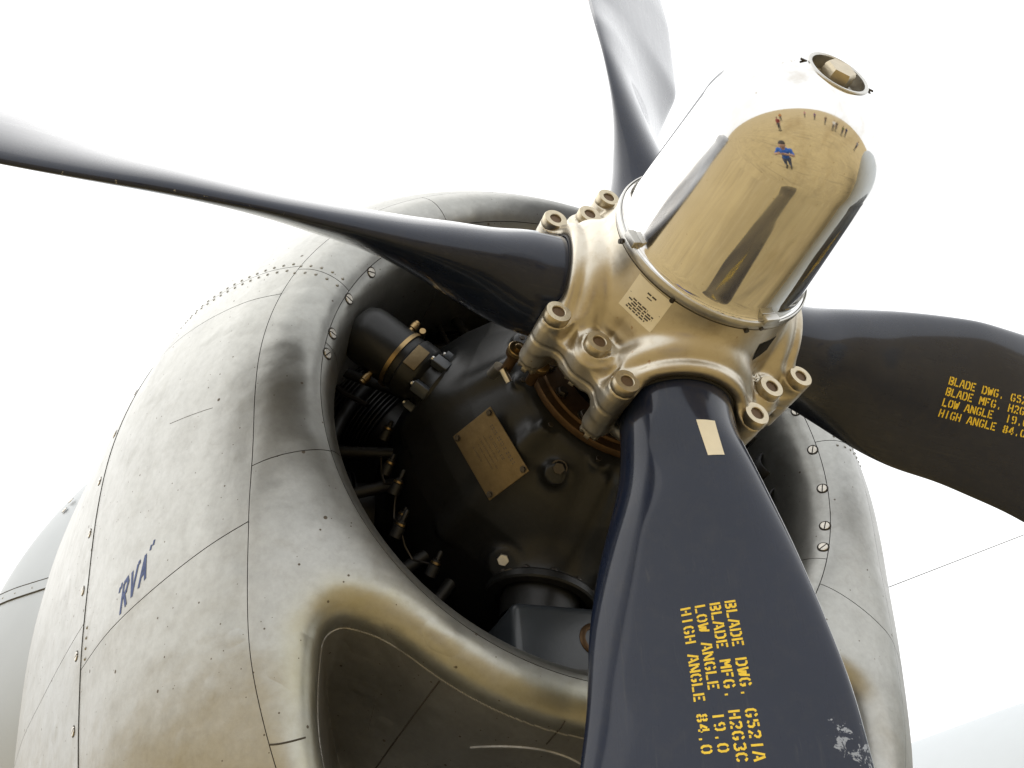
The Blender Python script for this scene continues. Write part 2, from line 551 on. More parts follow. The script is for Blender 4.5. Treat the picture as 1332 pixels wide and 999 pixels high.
GAP = .0007
def panel(name, u0, u1, a0, a1, nu, na, mat=None, a0b=None, a1b=None, thick=.003, split=None, lift=0.0):
    """sheet between profile positions u0..u1 and angles a0..a1 (degrees; a0b/a1b at the far end)"""
    a0b = a0 if a0b is None else a0b; a1b = a1 if a1b is None else a1b
    us = np.linspace(u0, u1, nu + 1)
    P0 = catmull(PROF, us)
    f = np.linspace(0, 1, nu + 1)[:, None]
    lo = R_(1) * (a0 + (a0b - a0) * f); hi = R_(1) * (a1 + (a1b - a1) * f)
    g = GAP / P0[:, :1]
    lo = lo + g; hi = hi - g
    A = lo + (hi - lo) * np.linspace(0, 1, na + 1)[None]
    ug = us[:, None] + 0 * A
    ends = []
    for row, sg, on in ((0, 1, u0 > 0), (-1, -1, u1 < U_END)):
        uc = ug[row].copy()
        if on:
            e = 1e-3
            sp = np.linalg.norm(cowl(uc + e * sg, A[row]) - cowl(uc, A[row]), axis=-1) / e
            uc += sg * GAP / np.maximum(sp, .02)
        ends.append(uc)
    ug = ends[0] + (ends[1] - ends[0]) * f
    X = cowl(ug, A, lift) if lift else cowl(ug, A)
    V = X.reshape(-1, 3)
    i, j = np.meshgrid(np.arange(nu), np.arange(na), indexing='ij')
    q = (i * (na + 1) + j)
    F = np.stack([q, q + na + 1, q + na + 2, q + 1], -1).reshape(-1, 4)
    Rr = np.hypot(X[..., 0], X[..., 2])
    d = scoop_d(Rr, A)
    stain = np.where((ug > U_LIP - 1) & (ug <= U_NOSE), np.exp(-((d - .028) / .032) ** 2) * sstep(.30, .05, X[..., 0]), 0).reshape(-1)
    if split:
        dc = d.reshape(-1)[F].mean(1); uc = ug.reshape(-1)[F].mean(1)
        m = (dc > split) & (uc > U_LIP - .5) & (uc < U_NOSE)
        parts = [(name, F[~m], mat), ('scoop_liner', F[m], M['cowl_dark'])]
    else:
        parts = [(name, F, mat)]
    out = []
    for nm, FF, mt in parts:
        used = np.unique(FF); re = -np.ones(len(V), int); re[used] = np.arange(len(used))
        o = mk(nm, V[used], re[FF], [mt or M['cowl'], M['cowl_back']], cow)
        at = o.data.attributes.new('stain', 'FLOAT', 'POINT')
        at.data.foreach_set('value', stain[used].astype(np.float32))
        sm = o.modifiers.new('thick', 'SOLIDIFY'); sm.thickness = thick; sm.offset = -1
        sm.material_offset = 1; sm.material_offset_rim = 1
        es = o.modifiers.new('rims', 'EDGE_SPLIT'); es.split_angle = R_(55)
        out.append(o)
    return out

# inner lip (rolled edge strip with screws), in sheets
for a0, a1 in ((-27, 60), (60, 127), (127, 178), (178, 203), (203, 333)):
    panel('lip_strip', U_IN, U_LIP, a0, a1, 30, max(12, int((a1 - a0) / 1.5)))
# nose ring sheets
for a0, a1, sp in ((5, 70, None), (70, 127.3, None), (127.3, 162.6, None), (162.6, 203.2, None), (326, 365, None)):
    panel('nose_panel', U_LIP, U_NOSE, a0, a1, 24, max(14, int((a1 - a0) / 1.3)))
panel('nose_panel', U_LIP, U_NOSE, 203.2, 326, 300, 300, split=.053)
# main ring sheets
for a0, a1, a0b, a1b in ((5, 60, 5, 60), (60, 110, 60, 110), (110, 161.6, 110, 164.4), (161.6, 169.4, 164.4, 171.6),
                         (169.4, 211, 171.6, 210.3), (211, 262, 210.3, 262), (262, 326, 262, 326), (326, 365, 326, 365)):
    panel('side_panel', U_NOSE, U_REAR, a0, a1, 40, max(10, int((a1 - a0) / 1.3)), a0b=a0b, a1b=a1b)
for a0, a1 in ((0, 60), (60, 110), (110, 157), (157, 205.5), (205.5, 262), (262, 326), (326, 360)):
    panel('rear_panel', U_REAR, U_END, a0, a1, 16, int((a1 - a0) / 1.6), lift=.0012)

def seam_tube(name, ua, r=.0009, mat=None, off=0.0, parent=None):
    pts = [Vector(cowl(u, R_(a), off) if off else cowl(u, R_(a))) for u, a in ua]
    return MB().tube(pts, r, 6).build(name, mat or M['grime'], parent or cow)

# liner bead round the throat of the chin intake, and joints inside it
bead = []
for ad in np.linspace(225, 315, 1441):
    a = R_(ad)
    uu = np.linspace(U_LIP, U_NOSE - .02, 900)
    Rr = catmull(PROF, uu)[:, 0] + bulge(a) * sstep(U_LIP - .2, U_NOSE, uu)
    d = scoop_d(Rr, a + 0 * uu)
    ok = np.where(d > .053)[0]
    if len(ok): bead.append((uu[ok[0]], uu[ok[-1]], ad))
loop = [(u0, ad) for u0, u1, ad in bead] + [(u1, ad) for u0, u1, ad in bead[::-1]]
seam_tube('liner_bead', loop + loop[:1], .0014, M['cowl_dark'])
def throat(ad, d0, d1, n=24):
    """points along the throat wall at angle ad between two depths of the outline distance"""
    uu = np.linspace(U_LIP, U_NOSE - .02, 4000)
    Rr = catmull(PROF, uu)[:, 0] + bulge(R_(ad)) * sstep(U_LIP - .2, U_NOSE, uu)
    d = scoop_d(Rr, R_(ad) + 0 * uu)
    k = int(np.argmax(d)); d, uu = d[:k + 1], uu[:k + 1]
    return [(float(np.interp(x, d, uu)), ad) for x in np.linspace(d0, d1, n)]
seam_tube('liner_joint', throat(243.5, .054, .140), .0014)
seam_tube('liner_joint', throat(262, .045, .060), .0012)
# joint in the rim on the far side of the intake
seam_tube('rim_joint', [(u, 360 - 125.2 - (u - 7.35) * 3.0) for u in np.linspace(7.33, 8, 14)], .0012)
# access plate deep in the throat with two screws
pl = []
for ad in np.linspace(253, 287, 40):
    x = .0635 + .034 * abs(ad - 263) ** 2 / 17 ** 2
    pl.append(throat(ad, x, x + 1e-4, 2)[0])
seam_tube('access_plate_edge', pl, .003, M['cowl_dark'])
# creases: bent sheet marks and small scratches on the skin
for u0, a0, u1, a1 in ((9.0, 190.5, 9.9, 189), (6.9, 233, 7.0, 234.5), (6.0, 238, 6.1, 239.5)):
    seam_tube('scratch', [(u0 + (u1 - u0) * t, a0 + (a1 - a0) * t) for t in np.linspace(0, 1, 8)], .0004)

# rivets: round heads either side of the two lap joints
mb = MB(); mb.lathe([(.0033, -.0005), (.0030, .0006), (.0022, .0014), (.0010, .0018), (0.0001, .0019)], 10, axis=(0, 0, 1))
RIV = mb.build('rivet', M['rivet'], cow).data
bpy.data.objects.remove(bpy.data.objects['rivet'])
def arc_u(u0, u1, a, step):
    us = np.linspace(u0, u1, 600); X = cowl(us, R_(a) + 0 * us)
    s = np.concatenate([[0], np.cumsum(np.linalg.norm(np.diff(X, axis=0), axis=1))])
    return np.interp(np.arange(step * .5, s[-1], step), s, us)
def on_cowl(name, me, u, a, lift=0.0, spin=0.0):
    p, du, da, n = cowl_frame(u, R_(a))
    m = Matrix((du * math.cos(spin) + da * math.sin(spin), n.cross(du * math.cos(spin) + da * math.sin(spin)), n)).transposed()
    return inst(name, me, cow, p + n * lift, m.to_quaternion())
for side in (-1, 1):
    for u in arc_u(U_LIP + .35, U_REAR - .2, 162.6, .0215):
        base = 162.6 if u < U_NOSE else 161.6 + 2.8 * (u - U_NOSE) / 4
        on_cowl('rivet', RIV, min(u + (.03 if side > 0 else 0), U_REAR - .1), base + side * math.degrees(.0105 / catmull(PROF, u)[0]))
    for u in arc_u(U_LIP + 1.0, U_REAR - 1.5, 5, .021):
        on_cowl('rivet', RIV, u, 5 + side * math.degrees(.011 / catmull(PROF, u)[0]))
for u in (U_REAR - .16,):
    for ad in np.arange(206.5, 210, 1.1):
        on_cowl('rivet', RIV, u, ad)

# slotted fasteners
def slotted(r, h, slot):
    mb = MB(); n = 12
    for sg in (1, -1):
        t0 = math.asin(slot / r)
        an = np.linspace(t0, math.pi - t0, n)
        top = [(r * .93 * math.cos(t), sg * max(r * .93 * math.sin(t), slot), h) for t in an]
        low = [(r * math.cos(t), sg * r * math.sin(t), 0) for t in an]
        v = top + low
        f = [tuple(range(n)) if sg > 0 else tuple(range(n))[::-1]]
        for i in range(n):
            j = (i + 1) % n
            q = (i, i + n, j + n, j)
            f.append(q if sg > 0 else q[::-1])
        mb.add(v, f)
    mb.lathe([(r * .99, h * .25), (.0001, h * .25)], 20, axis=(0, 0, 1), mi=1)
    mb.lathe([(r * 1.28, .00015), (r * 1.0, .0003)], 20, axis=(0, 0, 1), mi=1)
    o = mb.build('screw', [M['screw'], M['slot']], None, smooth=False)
    me = o.data; bpy.data.objects.remove(o); return me
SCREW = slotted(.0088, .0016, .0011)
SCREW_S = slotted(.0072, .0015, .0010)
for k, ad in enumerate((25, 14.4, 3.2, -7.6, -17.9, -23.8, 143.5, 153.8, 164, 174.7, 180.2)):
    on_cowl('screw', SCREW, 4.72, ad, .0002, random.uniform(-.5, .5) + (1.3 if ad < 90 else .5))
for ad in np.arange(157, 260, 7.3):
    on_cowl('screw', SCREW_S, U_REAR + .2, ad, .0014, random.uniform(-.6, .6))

# air-deflector teeth behind the right-hand lip
for ad in (18, 7, -4, -15, -26, -37):
    p, du, da, n = cowl_frame(2.2, R_(ad))
    mb = MB()
    pts = [p + da * t + n * (.018 * math.sin(math.pi * (t + .03) / .06) - .002) for t in np.linspace(-.03, .03, 9)]
    v = []
    for q in pts: v += [q - du * .045, q + du * .012]
    f = [(2 * i, 2 * i + 1, 2 * i + 3, 2 * i + 2) for i in range(8)]
    mb.add(v, f)
    o = mb.build('baffle_seal', M['rubber'], cow)
    sm = o.modifiers.new('thick', 'SOLIDIFY'); sm.thickness = .004
# black baffle sheets added to block light behind the cylinders
mb = MB(); mb.lathe([(.0001, -.98), (.84, -.98), (.86, -1.0), (.86, -1.08)], 72)
mb.build('light_block_baffle', M['black'], cow)
mb = MB(); mb.lathe([(.488, -.655), (.56, -.67), (.70, -.78), (.80, -.96)], 72)
mb.build('light_block_baffle', M['black'], cow)

# hand-lettered mark "RVA" on the side panel
def ribbon(poly, width, mapf, mb, k=0, flat_end=False):
    """poly: 2-D points; mapf(x, y, lift) -> 3-D"""
    pts = [Vector((*q, 0)) for q in poly]
    for i in range(len(pts) - 1):
        a, b = pts[i], pts[i + 1]
        d = (b - a)
        if d.length < 1e-9: continue
        d.normalize(); nn = Vector((-d.y, d.x, 0)) * width / 2
        a2 = a - d * (width * .35 if i > 0 else 0); b2 = b + d * (width * .35 if i < len(pts) - 2 else 0)
        n = max(1, int((b2 - a2).length / (width * 1.5)))
        v = []
        for t in range(n + 1):
            q = a2 + (b2 - a2) * (t / n)
            for s in (-1, 1):
                z = q + nn * s
                v.append(mapf(z.x, z.y, .00035 + .00006 * ((k + i) % 5)))
        mb.add(v, [(2 * t, 2 * t + 2, 2 * t + 3, 2 * t + 1) for t in range(n)])

HAND = {'R': [[(0, 0), (.10, 3.0)], [(.10, 3.0), (.95, 3.05), (1.25, 2.45), (.95, 1.75), (.10, 1.55)], [(.55, 1.6), (1.35, .05)]],
        'V': [[(0, 3.05), (.62, .1)], [(.62, .1), (1.30, 3.05)], [(1.30, 3.05), (1.75, 3.1)]],
        'A': [[(0, 0), (.70, 3.05)], [(.70, 3.05), (1.40, .05)], [(.30, 1.05), (1.15, 1.05)], [(.50, 1.6), (1.0, 1.6)]]}
p0, du0, da0, n0 = cowl_frame(10.55, R_(208.3))
def map_rva(x, y, lift):
    # x runs forward and up along the seam, y outward over the skin
    return Vector(cowl(10.76 - x * .0118 * 8.4, R_(210.1 - y * .0118 * 84.0 - x * .22), lift))
mb = MB()
for ch, x0 in (('R', .5), ('V', 2.55), ('A', 4.75)):
    for k, st in enumerate(HAND[ch]):
        ribbon([(x0 + x + .16 * y, y) for x, y in st], .46, map_rva, mb, k)
for x0, y0 in ((-.1, 2.7), (.35, 2.9), (6.9, 2.9), (7.5, 3.1)):
    ribbon([(x0, y0), (x0 + .18, y0 + .55)], .40, map_rva, mb)
mb.build('hand_lettering', M['blue'], cow, smooth=False)

# ------------------------------------------------------------------ nacelle behind, with flared skirt
nac = empty('engine_nacelle', (0, 0, HUB))
tag(nac, 'pale grey flared nacelle skin behind the aluminium cowling', 'nacelle')
NP = [(.74, -1.06), (.80, -1.20), (.90, -1.42), (1.05, -1.62), (1.19, -1.80), (1.25, -1.92), (1.26, -2.1), (1.24, -2.5), (1.15, -3.4)]
for a0, a1 in ((60, 130), (130, 176), (176, 250), (250, 320), (320, 420)):
    us = np.linspace(0, len(NP) - 1, 40); P0 = catmull(NP, us)
    an = np.radians(np.linspace(a0 + .1, a1 - .1, 40))
    v = [(r * math.cos(a), -w, r * math.sin(a)) for r, w in P0 for a in an]
    f = [(i * 40 + j, i * 40 + j + 1, i * 40 + 41 + j, i * 40 + 40 + j) for i in range(39) for j in range(39)]
    mk('skin_panel', v, f, M['flap'], nac)
# lap strap over the joint, and two fasteners
us = np.linspace(.2, 5, 40); P0 = catmull(NP, us)
v = []
for r, w in P0:
    for ad in (175.2, 176.9):
        a = R_(ad); v.append(((r + .001) * math.cos(a), -w, (r + .001) * math.sin(a)))
o = mk('lap_strap', v, [(2 * i, 2 * i + 1, 2 * i + 3, 2 * i + 2) for i in range(39)], M['flap'], nac)
sm = o.modifiers.new('thick', 'SOLIDIFY'); sm.thickness = .004; sm.offset = 0; es = o.modifiers.new('rims', 'EDGE_SPLIT'); es.split_angle = R_(40)
for ad in (175.15, 176.95):
    MB().tube([((r + .0025) * math.cos(R_(ad)), -w, (r + .0025) * math.sin(R_(ad))) for r, w in P0], .002, 6).build('strap_edge', M['grime'], nac)
for r, w in P0[2::3]:
    a = R_(176.05); inst('fastener', RIV, nac, ((r + .003) * math.cos(a), -w, (r + .003) * math.sin(a)), Vector((math.cos(a), -.6, math.sin(a))).to_track_quat('Z', 'Y'))
for r, w, ad in ((1.195, -1.80, 161.5), (1.20, -1.80, 159.8)):
    a = R_(ad)
    inst('fastener', SCREW, nac, (r * math.cos(a), -w, r * math.sin(a)),
         Vector((math.cos(a), -.6, math.sin(a))).to_track_quat('Z', 'Y'))

# ------------------------------------------------------------------ engine
eng = empty('radial_engine', (0, 0, HUB))
tag(eng, 'black radial engine front seen inside the cowling opening', 'engine')
def pol(r, ad, w): return Vector((r * math.cos(R_(ad)), -w, r * math.sin(R_(ad))))
def pdir(ad): return Vector((math.cos(R_(ad)), 0, math.sin(R_(ad))))
def seg_d(P, a, b):
    a = np.array(a); b = np.array(b); ab = b - a
    t = np.clip(((P - a) @ ab) / (ab @ ab), 0, 1)
    return np.linalg.norm(P - a - t[:, None] * ab, axis=1)
def cyl_d(P, a, b, r, rb=None):
    a = np.array(a, float); b = np.array(b, float); L = np.linalg.norm(b - a); ax = (b - a) / L
    t = (P - a) @ ax
    rad = np.linalg.norm(P - a - t[:, None] * ax, axis=1)
    rr = r if rb is None else r + (rb - r) * np.clip(t / L, 0, 1)
    return np.maximum(rad - rr, np.maximum(-t, t - L))
NWs = np.array([-.9, -.6, -.46, -.38, -.30, -.24, -.19, -.15]); NRs = np.array([.33, .33, .315, .29, .245, .20, .165, .13])
GOV0, GOV1 = np.array((-.250, .395, .022)), np.array((-.465, .395, .160))
SUMP_AX = np.array(pdir(-99)); SUMP_C = np.array((-.058, .45, -.305))
def case_sdf(P):
    x, w, z = P[:, 0], -P[:, 1], P[:, 2]
    rho = np.hypot(x, z)
    d = (rho - np.interp(w, NWs, NRs)) * .8
    d = smax(d, w + .214, .010)
    d = smax(d, -w - .72, .01)
    gd = (GOV1 - GOV0) / np.linalg.norm(GOV1 - GOV0)
    d = smin(d, cyl_d(P, GOV0 - gd * .05, GOV0 + gd * .030, .075, .058), .045)
    d = smin(d, cyl_d(P, SUMP_C - SUMP_AX * .09, SUMP_C + SUMP_AX * .012, .060, .075), .05)
    for ad, ww, r in ((-119, -.262, .016), (-60, -.262, .016), (120, -.262, .016), (-117, -.43, .020)):
        b = np.array(pol(np.interp(ww, NWs, NRs), ad, ww)); n = np.array(pdir(ad) + Vector((0, -.9, 0)))
        n /= np.linalg.norm(n)
        d = smin(d, cyl_d(P, b - n * .03, b + n * .014, r * 1.25, r), .022)
    for k in range(12):       # ears round the thrust plate
        ad = -165 + 30 * k
        d = smin(d, cyl_d(P, pol(.182, ad, -.245), pol(.182, ad, -.219), .015), .005)
    for k in range(9):        # ribs down the case
        ad = -137 + 40 * k
        d = smin(d, seg_d(P, pol(.205, ad, -.24), pol(.318, ad, -.46)) - .008, .035)
    return d
nets_obj('crankcase', case_sdf, (-.40, .16, -.40), (.40, .74, .40), .0058, M['case'], eng)

mb = MB(); mb.lathe([(.104, -.245), (.104, -.200), (.112, -.196), (.150, -.196), (.152, -.201), (.166, -.201), (.168, -.205), (.168, -.222)], 96)
tp = mb.build('thrust_plate', M['rust'], eng)
mb = MB(); mb.lathe([(.0, -.30), (.103, -.30), (.103, -.23), (.088, -.225), (.085, -.19), (.07, -.185), (.066, -.12), (.066, -.05)], 64)
mb.build('propeller_shaft', M['dark_steel'], eng)
mb = MB(); mb.hexa((0, 0, 0), (0, 0, 1), .0085, .008); mb.lathe([(.011, 0), (.011, .0018), (.009, .002)], 16, axis=(0, 0, 1))
BOLT = mb.build('b', M['dark_steel'], None).data; bpy.data.objects.remove(bpy.data.objects['b'])
BOLTB = BOLT.copy(); BOLTB.materials.clear(); BOLTB.materials.append(M['steel'])
qf = FWD.to_track_quat('Z', 'Y')
for k in range(16):
    inst('bolt', BOLT, tp, pol(.137, -170 + 22.5 * k, -.196), qf)
for k in range(12):
    inst('nut', BOLT, eng, pol(.182, -165 + 30 * k, -.219), qf).scale = (.6, .6, .5)
# link with two bronze-headed pins above the thrust plate
A, B = Vector((-.208, .150, -.042)), Vector((-.170, .150, -.063))
mb = MB(); mb.box((A + B) / 2 + Vector((0, .012, 0)), (B - A) * .5, Vector((0, .004, 0)), Vector((.006, 0, .010)), .002)
mb.tube([A + Vector((0, .016, 0)), A + Vector((0, .008, 0))], .0165, 20); mb.tube([B + Vector((0, .016, 0)), B + Vector((0, .008, 0))], .0165, 20)
mb.tube([A + Vector((-.004, .06, -.004)), A + Vector((0, .016, 0))], .009, 12); mb.tube([B + Vector((0, .05, 0)), B + Vector((0, .016, 0))], .009, 12)
lk = mb.build('link', M['rust'], eng)
mb = MB(); mb.lathe([(.0165, 0), (.0165, .006), (.015, .0075), (.007, .0075), (.007, .011), (.0055, .012), (.0001, .012)], 28, axis=(0, 0, 1))
PIN = mb.build('pin', M['brass'], None).data; bpy.data.objects.remove(bpy.data.objects['pin'])
for q in (A, B): inst('pin', PIN, lk, q + Vector((0, .008, 0)), qf)
mb = MB(); mb.tube([A + Vector((-.012, .045, -.012)), A + Vector((.002, .052, -.030))], .006, 10); mb.tube([A + Vector((-.016, .05, -.004)), A + Vector((-.020, .075, -.002))], .010, 12)
mb.build('clevis', M['steel'], eng)

# bronze maker's plate on the nose case
c1, c2, c4 = Vector((-.207, .267, -.076)), Vector((-.139, .275, -.179)), Vector((-.249, .342, -.10))
cc = Vector((-.194, .308, -.140))
ux = (c2 - c1).normalized(); uy = (c4 - c1); uy = (uy - ux * uy.dot(ux)).normalized(); un_ = ux.cross(uy)
if un_.y > 0: un_ = -un_
cc = cc + un_ * .0215
mb = MB(); cc = cc + ux * .003 - uy * .002
mb.box(cc, ux * .064, uy * .044, un_ * .0016, .0008)
np_ = mb.build('name_plate', M['plate'], eng)
mb = MB(); mb.box(cc - un_ * .012, ux * .054, uy * .035, un_ * .0102, .004)
mb.build('plate_pad', M['case'], eng)
rs = random.Random(5)
mb = MB()
for li, (y, hh, x0, x1) in enumerate(((-.028, .0038, -.036, .040), (-.016, .0030, -.022, .024), (-.006, .0016, -.030, .018), (.002, .0016, -.030, .030), (.010, .0014, -.024, .026), (.020, .0016, -.026, .004))):
    x = x0
    while x < x1:
        wd = rs.uniform(.5, 1.0) * hh
        sl = rs.uniform(-.3, .3) * wd
        for part in range(2):
            c = cc + un_ * .0017 + ux * (x + sl * part) + uy * (y + (part - .5) * hh)
            mb.box(c, ux * wd * .42, uy * hh * .22, un_ * .0002)
        x += wd * 1.7 + (hh if rs.random() < .15 else 0)
mb.build('engraving', M['ink'], np_, smooth=False)
for sx, sy in ((-1, -1), (1, -1), (1, 1), (-1, 1)):
    inst('rivet', BOLT, np_, cc + un_ * .0012 + ux * .056 * sx + uy * .037 * sy, un_.to_track_quat('Z', 'Y')).scale = (.55,) * 3
# nuts and plugs on the case
for ad, ww, s_, me in ((-119, -.252, 1.25, BOLT), (-117, -.420, 1.3, BOLTB)):
    n = (pdir(ad) + Vector((0, -.9, 0))).normalized()
    inst('nut', me, eng, pol(np.interp(ww, NWs, NRs), ad, ww) + n * .008, n.to_track_quat('Z', 'Y')).scale = (s_,) * 3

# cylindrical accessory drive standing out from the case on the left
g0, g1 = Vector(GOV0), Vector(GOV1)
gd = (g1 - g0).normalized(); L = (g1 - g0).length
acc = MB().lathe([(.064, .026), (.066, .034), (.058, .036), (.050, .050), (.048, .062), (.056, .070), (.060, .076), (.060, .104), (.056, .108),
                  (.056, .128), (.0575, .130), (.0575, .20), (.055, .215), (.048, .228), (.0001, .232)], 48, g0, gd).build('accessory_housing', M['case'], eng)
MB().lathe([(.0570, .121), (.0605, .121), (.0605, .129), (.0570, .129)], 48, g0, gd).build('clamp_band', M['brass'], acc)
side = (Vector(camo.location) - Vector((0, 0, HUB)) - (g0 + gd * .1)); side = (side - gd * side.dot(gd)).normalized()
tn = gd.cross(side)
side = (side * .94 + tn * .34).normalized(); tn = gd.cross(side)
MB().box(g0 + gd * .090 + side * .0600, gd * .013, tn * .023, side * .002, .0006).build('data_plate', M['plate'], acc)
for k in range(6):
    a = R_(60 * k + 20)
    e = side * math.cos(a) + tn * math.sin(a)
    MB().box(g0 + gd * .048 + e * .060, gd * .016, e.cross(gd) * .011, e * .008, .002).build('mount_block', M['sump'], acc)
    inst('nut', BOLTB, acc, g0 + gd * .066 + e * .059, gd.to_track_quat('Z', 'Y')).scale = (.5,) * 3
for e, r in ((-tn, .0085), (tn, .0085)):
    b = g0 + gd * .150 + e * .056
    MB().lathe([(r * .7, 0), (r * .7, .008), (r, .009), (r, .020), (r * .8, .022), (r * .8, .026), (.0001, .026)], 18, b, e).build('cap_nut', M['brass'], acc)
b = g0 + gd * .124 + tn * .062 + side * .014
MB().tube([b - side * .012, b + side * .016], .006, 12).build('band_screw', M['brass'], acc)

# oil sump below the nose case
sa = Vector(SUMP_AX); sC = Vector(SUMP_C) + sa * .012
fl = MB().lathe([(.060, -.004), (.094, -.004), (.097, 0), (.097, .010), (.094, .013), (.078, .013)], 64, sC, sa).build('sump_flange', M['case'], eng)
ta = Vector((0, -1, 0)).cross(sa).normalized(); tb = sa.cross(ta)
for k in range(12):
    a = R_(30 * k + 8)
    inst('nut', BOLT, fl, sC - sa * .004 + (ta * math.cos(a) + tb * math.sin(a)) * .087, (-sa).to_track_quat('Z', 'Y')).scale = (.75,) * 3
smp = MB().box((-.005, .485, -.412), (.132, .008, .012), (0, .105, 0), (-.004, 0, .058), .014).build('oil_sump', M['sump'], eng)
MB().lathe([(.070, 0), (.064, .05)], 40, sC, sa).build('sump_neck', M['case'], eng)
MB().lathe([(.026, 0), (.026, .005), (.023, .007), (.017, .007), (.016, .002), (.0001, .002)], 32, (.002, .383, -.408), FWD).build('drain_plug', M['rust'], smp)

# cylinders with cooling fins, all round
prof = [(.070, .33)]
r = .37
while r < .60:
    prof += [(.070, r), (.092, r + .001), (.092, r + .0035), (.070, r + .0045)]
    r += .0095
prof += [(.075, .61), (.105, .62), (.105, .70), (.06, .74), (.0001, .74)]
mb = MB(); mb.lathe(prof, 40, (0, 0, 0), (1, 0, 0))
CYL = mb.build('c', M['cyl'], None, deg=30).data; bpy.data.objects.remove(bpy.data.objects['c'])
for k in range(9):
    ad = 108 + 40 * k
    inst('cylinder', CYL, eng, (0, .76, 0), Vector((1, 0, 0)).rotation_difference(pdir(ad)))
    for s in (-1, 1):
        MB().tube([pol(.315, ad + s * 6, -.56), pol(.45, ad + s * 7, -.60), pol(.64, ad + s * 6, -.66)], [.013, .011, .011], 12).build('pushrod_tube', M['cyl'], eng)
    MB().tube([pol(.40, ad + 14, -.60), pol(.46, ad + 12, -.62), pol(.53, ad + 7, -.655)], .006, 8).build('ignition_lead', M['dark_steel'], eng)
rg = [pol(.44, 5 * k, -.66) for k in range(73)]
MB().tube(rg, .013, 12, cap=False).build('ignition_harness', M['cyl'], eng)
# plugs and studs that show at the left edge of the opening
for (ad, r0, ww, ln) in ((-160, .338, -.50, .026), (-146.7, .366, -.50, .030), (-132, .355, -.50, .024), (-169, .34, -.52, .020), (178, .345, -.52, .018), (-152, .335, -.54, .016)):
    b = pol(r0, ad, ww)
    d = Vector((.25, -.55, .8)).normalized()
    o = MB().lathe([(.011, -.02), (.011, 0), (.0085, .001), (.0085, .010), (.0045, .011), (.0045, ln), (.003, ln + .003), (.0001, ln + .003)], 14, b, d).build('spark_plug', M['cyl'], eng)
    MB().lathe([(.0088, .002), (.0095, .0025), (.0095, .006), (.0088, .0065)], 14, b, d).build('plug_collar', M['brass'], o)
for a_, b_ in (((-160, .338, -.50), (-146.7, .366, -.50)), ((-146.7, .366, -.50), (-132, .355, -.50)), ((-170, .36, -.5), (-160, .338, -.50))):
    p1, p2 = pol(a_[1], a_[0], a_[2]), pol(b_[1], b_[0], b_[2])
    mid = (p1 + p2) / 2 + Vector((0, .03, -.012))
    MB().tube([p1, (p1 + mid) / 2 + Vector((0, .01, 0)), mid, (p2 + mid) / 2, p2], .0022, 8).build('lead_wire', M['dark_steel'], eng)

# ------------------------------------------------------------------ propeller
prop = empty('propeller', (0, 0, HUB))
prop.rotation_euler = (0, .0163, 0)
tag(prop, 'four-bladed propeller with dark blue blades, cast hub and polished dome', 'propeller')
WB = -.05
def hub_sdf(P):
    x, w, z = P[:, 0], -P[:, 1], P[:, 2]
    rho = np.hypot(x, z); ax, az = np.abs(x), np.abs(z)
    u = np.maximum(ax, az); v = np.minimum(ax, az)
    rw = np.interp(w, [-.16, -.085, -.06, -.05, .03, .08, .118], [.100, .110, .135, .156, .157, .153, .1495])
    d = smax(rho - rw, w - .116, .010)
    d = smax(d, -.135 - w, .02)
    rr = np.hypot(v, w - WB)
    arm = smax(rr - (.097 + .006 * sstep(.14, .05, u)), u - .190, .010)
    d = smin(d, arm, .055)
    ridge = np.hypot(u - .158, rr - .104) - .0115
    d = smin(d, ridge, .020)
    lip = np.hypot(u - .186, rr - .0965) - .0085
    d = smin(d, lip, .008)
    b1 = np.maximum(np.hypot(u - .202, v - .103) - (.0200 + .02 * np.maximum(-.05 - w, 0)), np.maximum(w + .011, -.105 - w))
    d = smin(d, b1, .030)
    b2 = np.maximum(np.hypot(u - .141, v - .141) - .0195, np.maximum(w + .011, -.068 - w))
    d = smin(d, b2, .030)
    def cap2(a, b, r, w0, w1):
        a = np.array(a); b = np.array(b); ab = b - a
        t = np.clip(((u - a[0]) * ab[0] + (v - a[1]) * ab[1]) / (ab @ ab), 0, 1)
        return np.maximum(np.hypot(u - a[0] - t * ab[0], v - a[1] - t * ab[1]) - r, np.maximum(w - w1, w0 - w))
    d = smin(d, cap2((.08, .08), (.143, .143), .018, -.060, -.030), .030)
    d = smin(d, cap2((.202, .103), (.141, .141), .008, -.064, -.038), .018)
    d = smax(d, -np.maximum(rr - .0840, .150 - u), .004)
    # parting line between the two halves of the barrel
    d = d + .0011 * np.exp(-((w + .052) / .0012) ** 2)
    return d
hub = nets_obj('hub_barrel', hub_sdf, (-.26, -.14, -.26), (.26, .16, .26), .0034, M['hub'], prop, 4)

mb = MB(); mb.lathe([(.0092, -.0005), (.0190, -.0005), (.0198, .001), (.0198, .0135), (.0186, .0158), (.0108, .0160), (.0096, .0152), (.0092, .0125)], 40, axis=(0, 0, 1))
mb.lathe([(.0094, .0128), (.0001, .0132)], 24, axis=(0, 0, 1), mi=1)
HB = mb.build('h', [M['bolt'], M['bolt_core']], None).data; bpy.data.objects.remove(bpy.data.objects['h'])
mb = MB(); mb.lathe([(.0001, -.002), (.0175, -.002), (.0175, .010), (.0155, .0115)], 24, axis=(0, 0, 1))
for k in range(6):
    a = R_(60 * k); e = Vector((math.cos(a), math.sin(a), 0)); t = Vector((-e.y, e.x, 0))
    mb.box(e * .0125 + Vector((0, 0, .015)), e * .004, t * .0042, (0, 0, .0045), .0008)
mb.lathe([(.008, .01), (.008, .022), (.0001, .022)], 16, axis=(0, 0, 1))
CN = mb.build('n', M['bolt'], None).data; bpy.data.objects.remove(bpy.data.objects['n'])
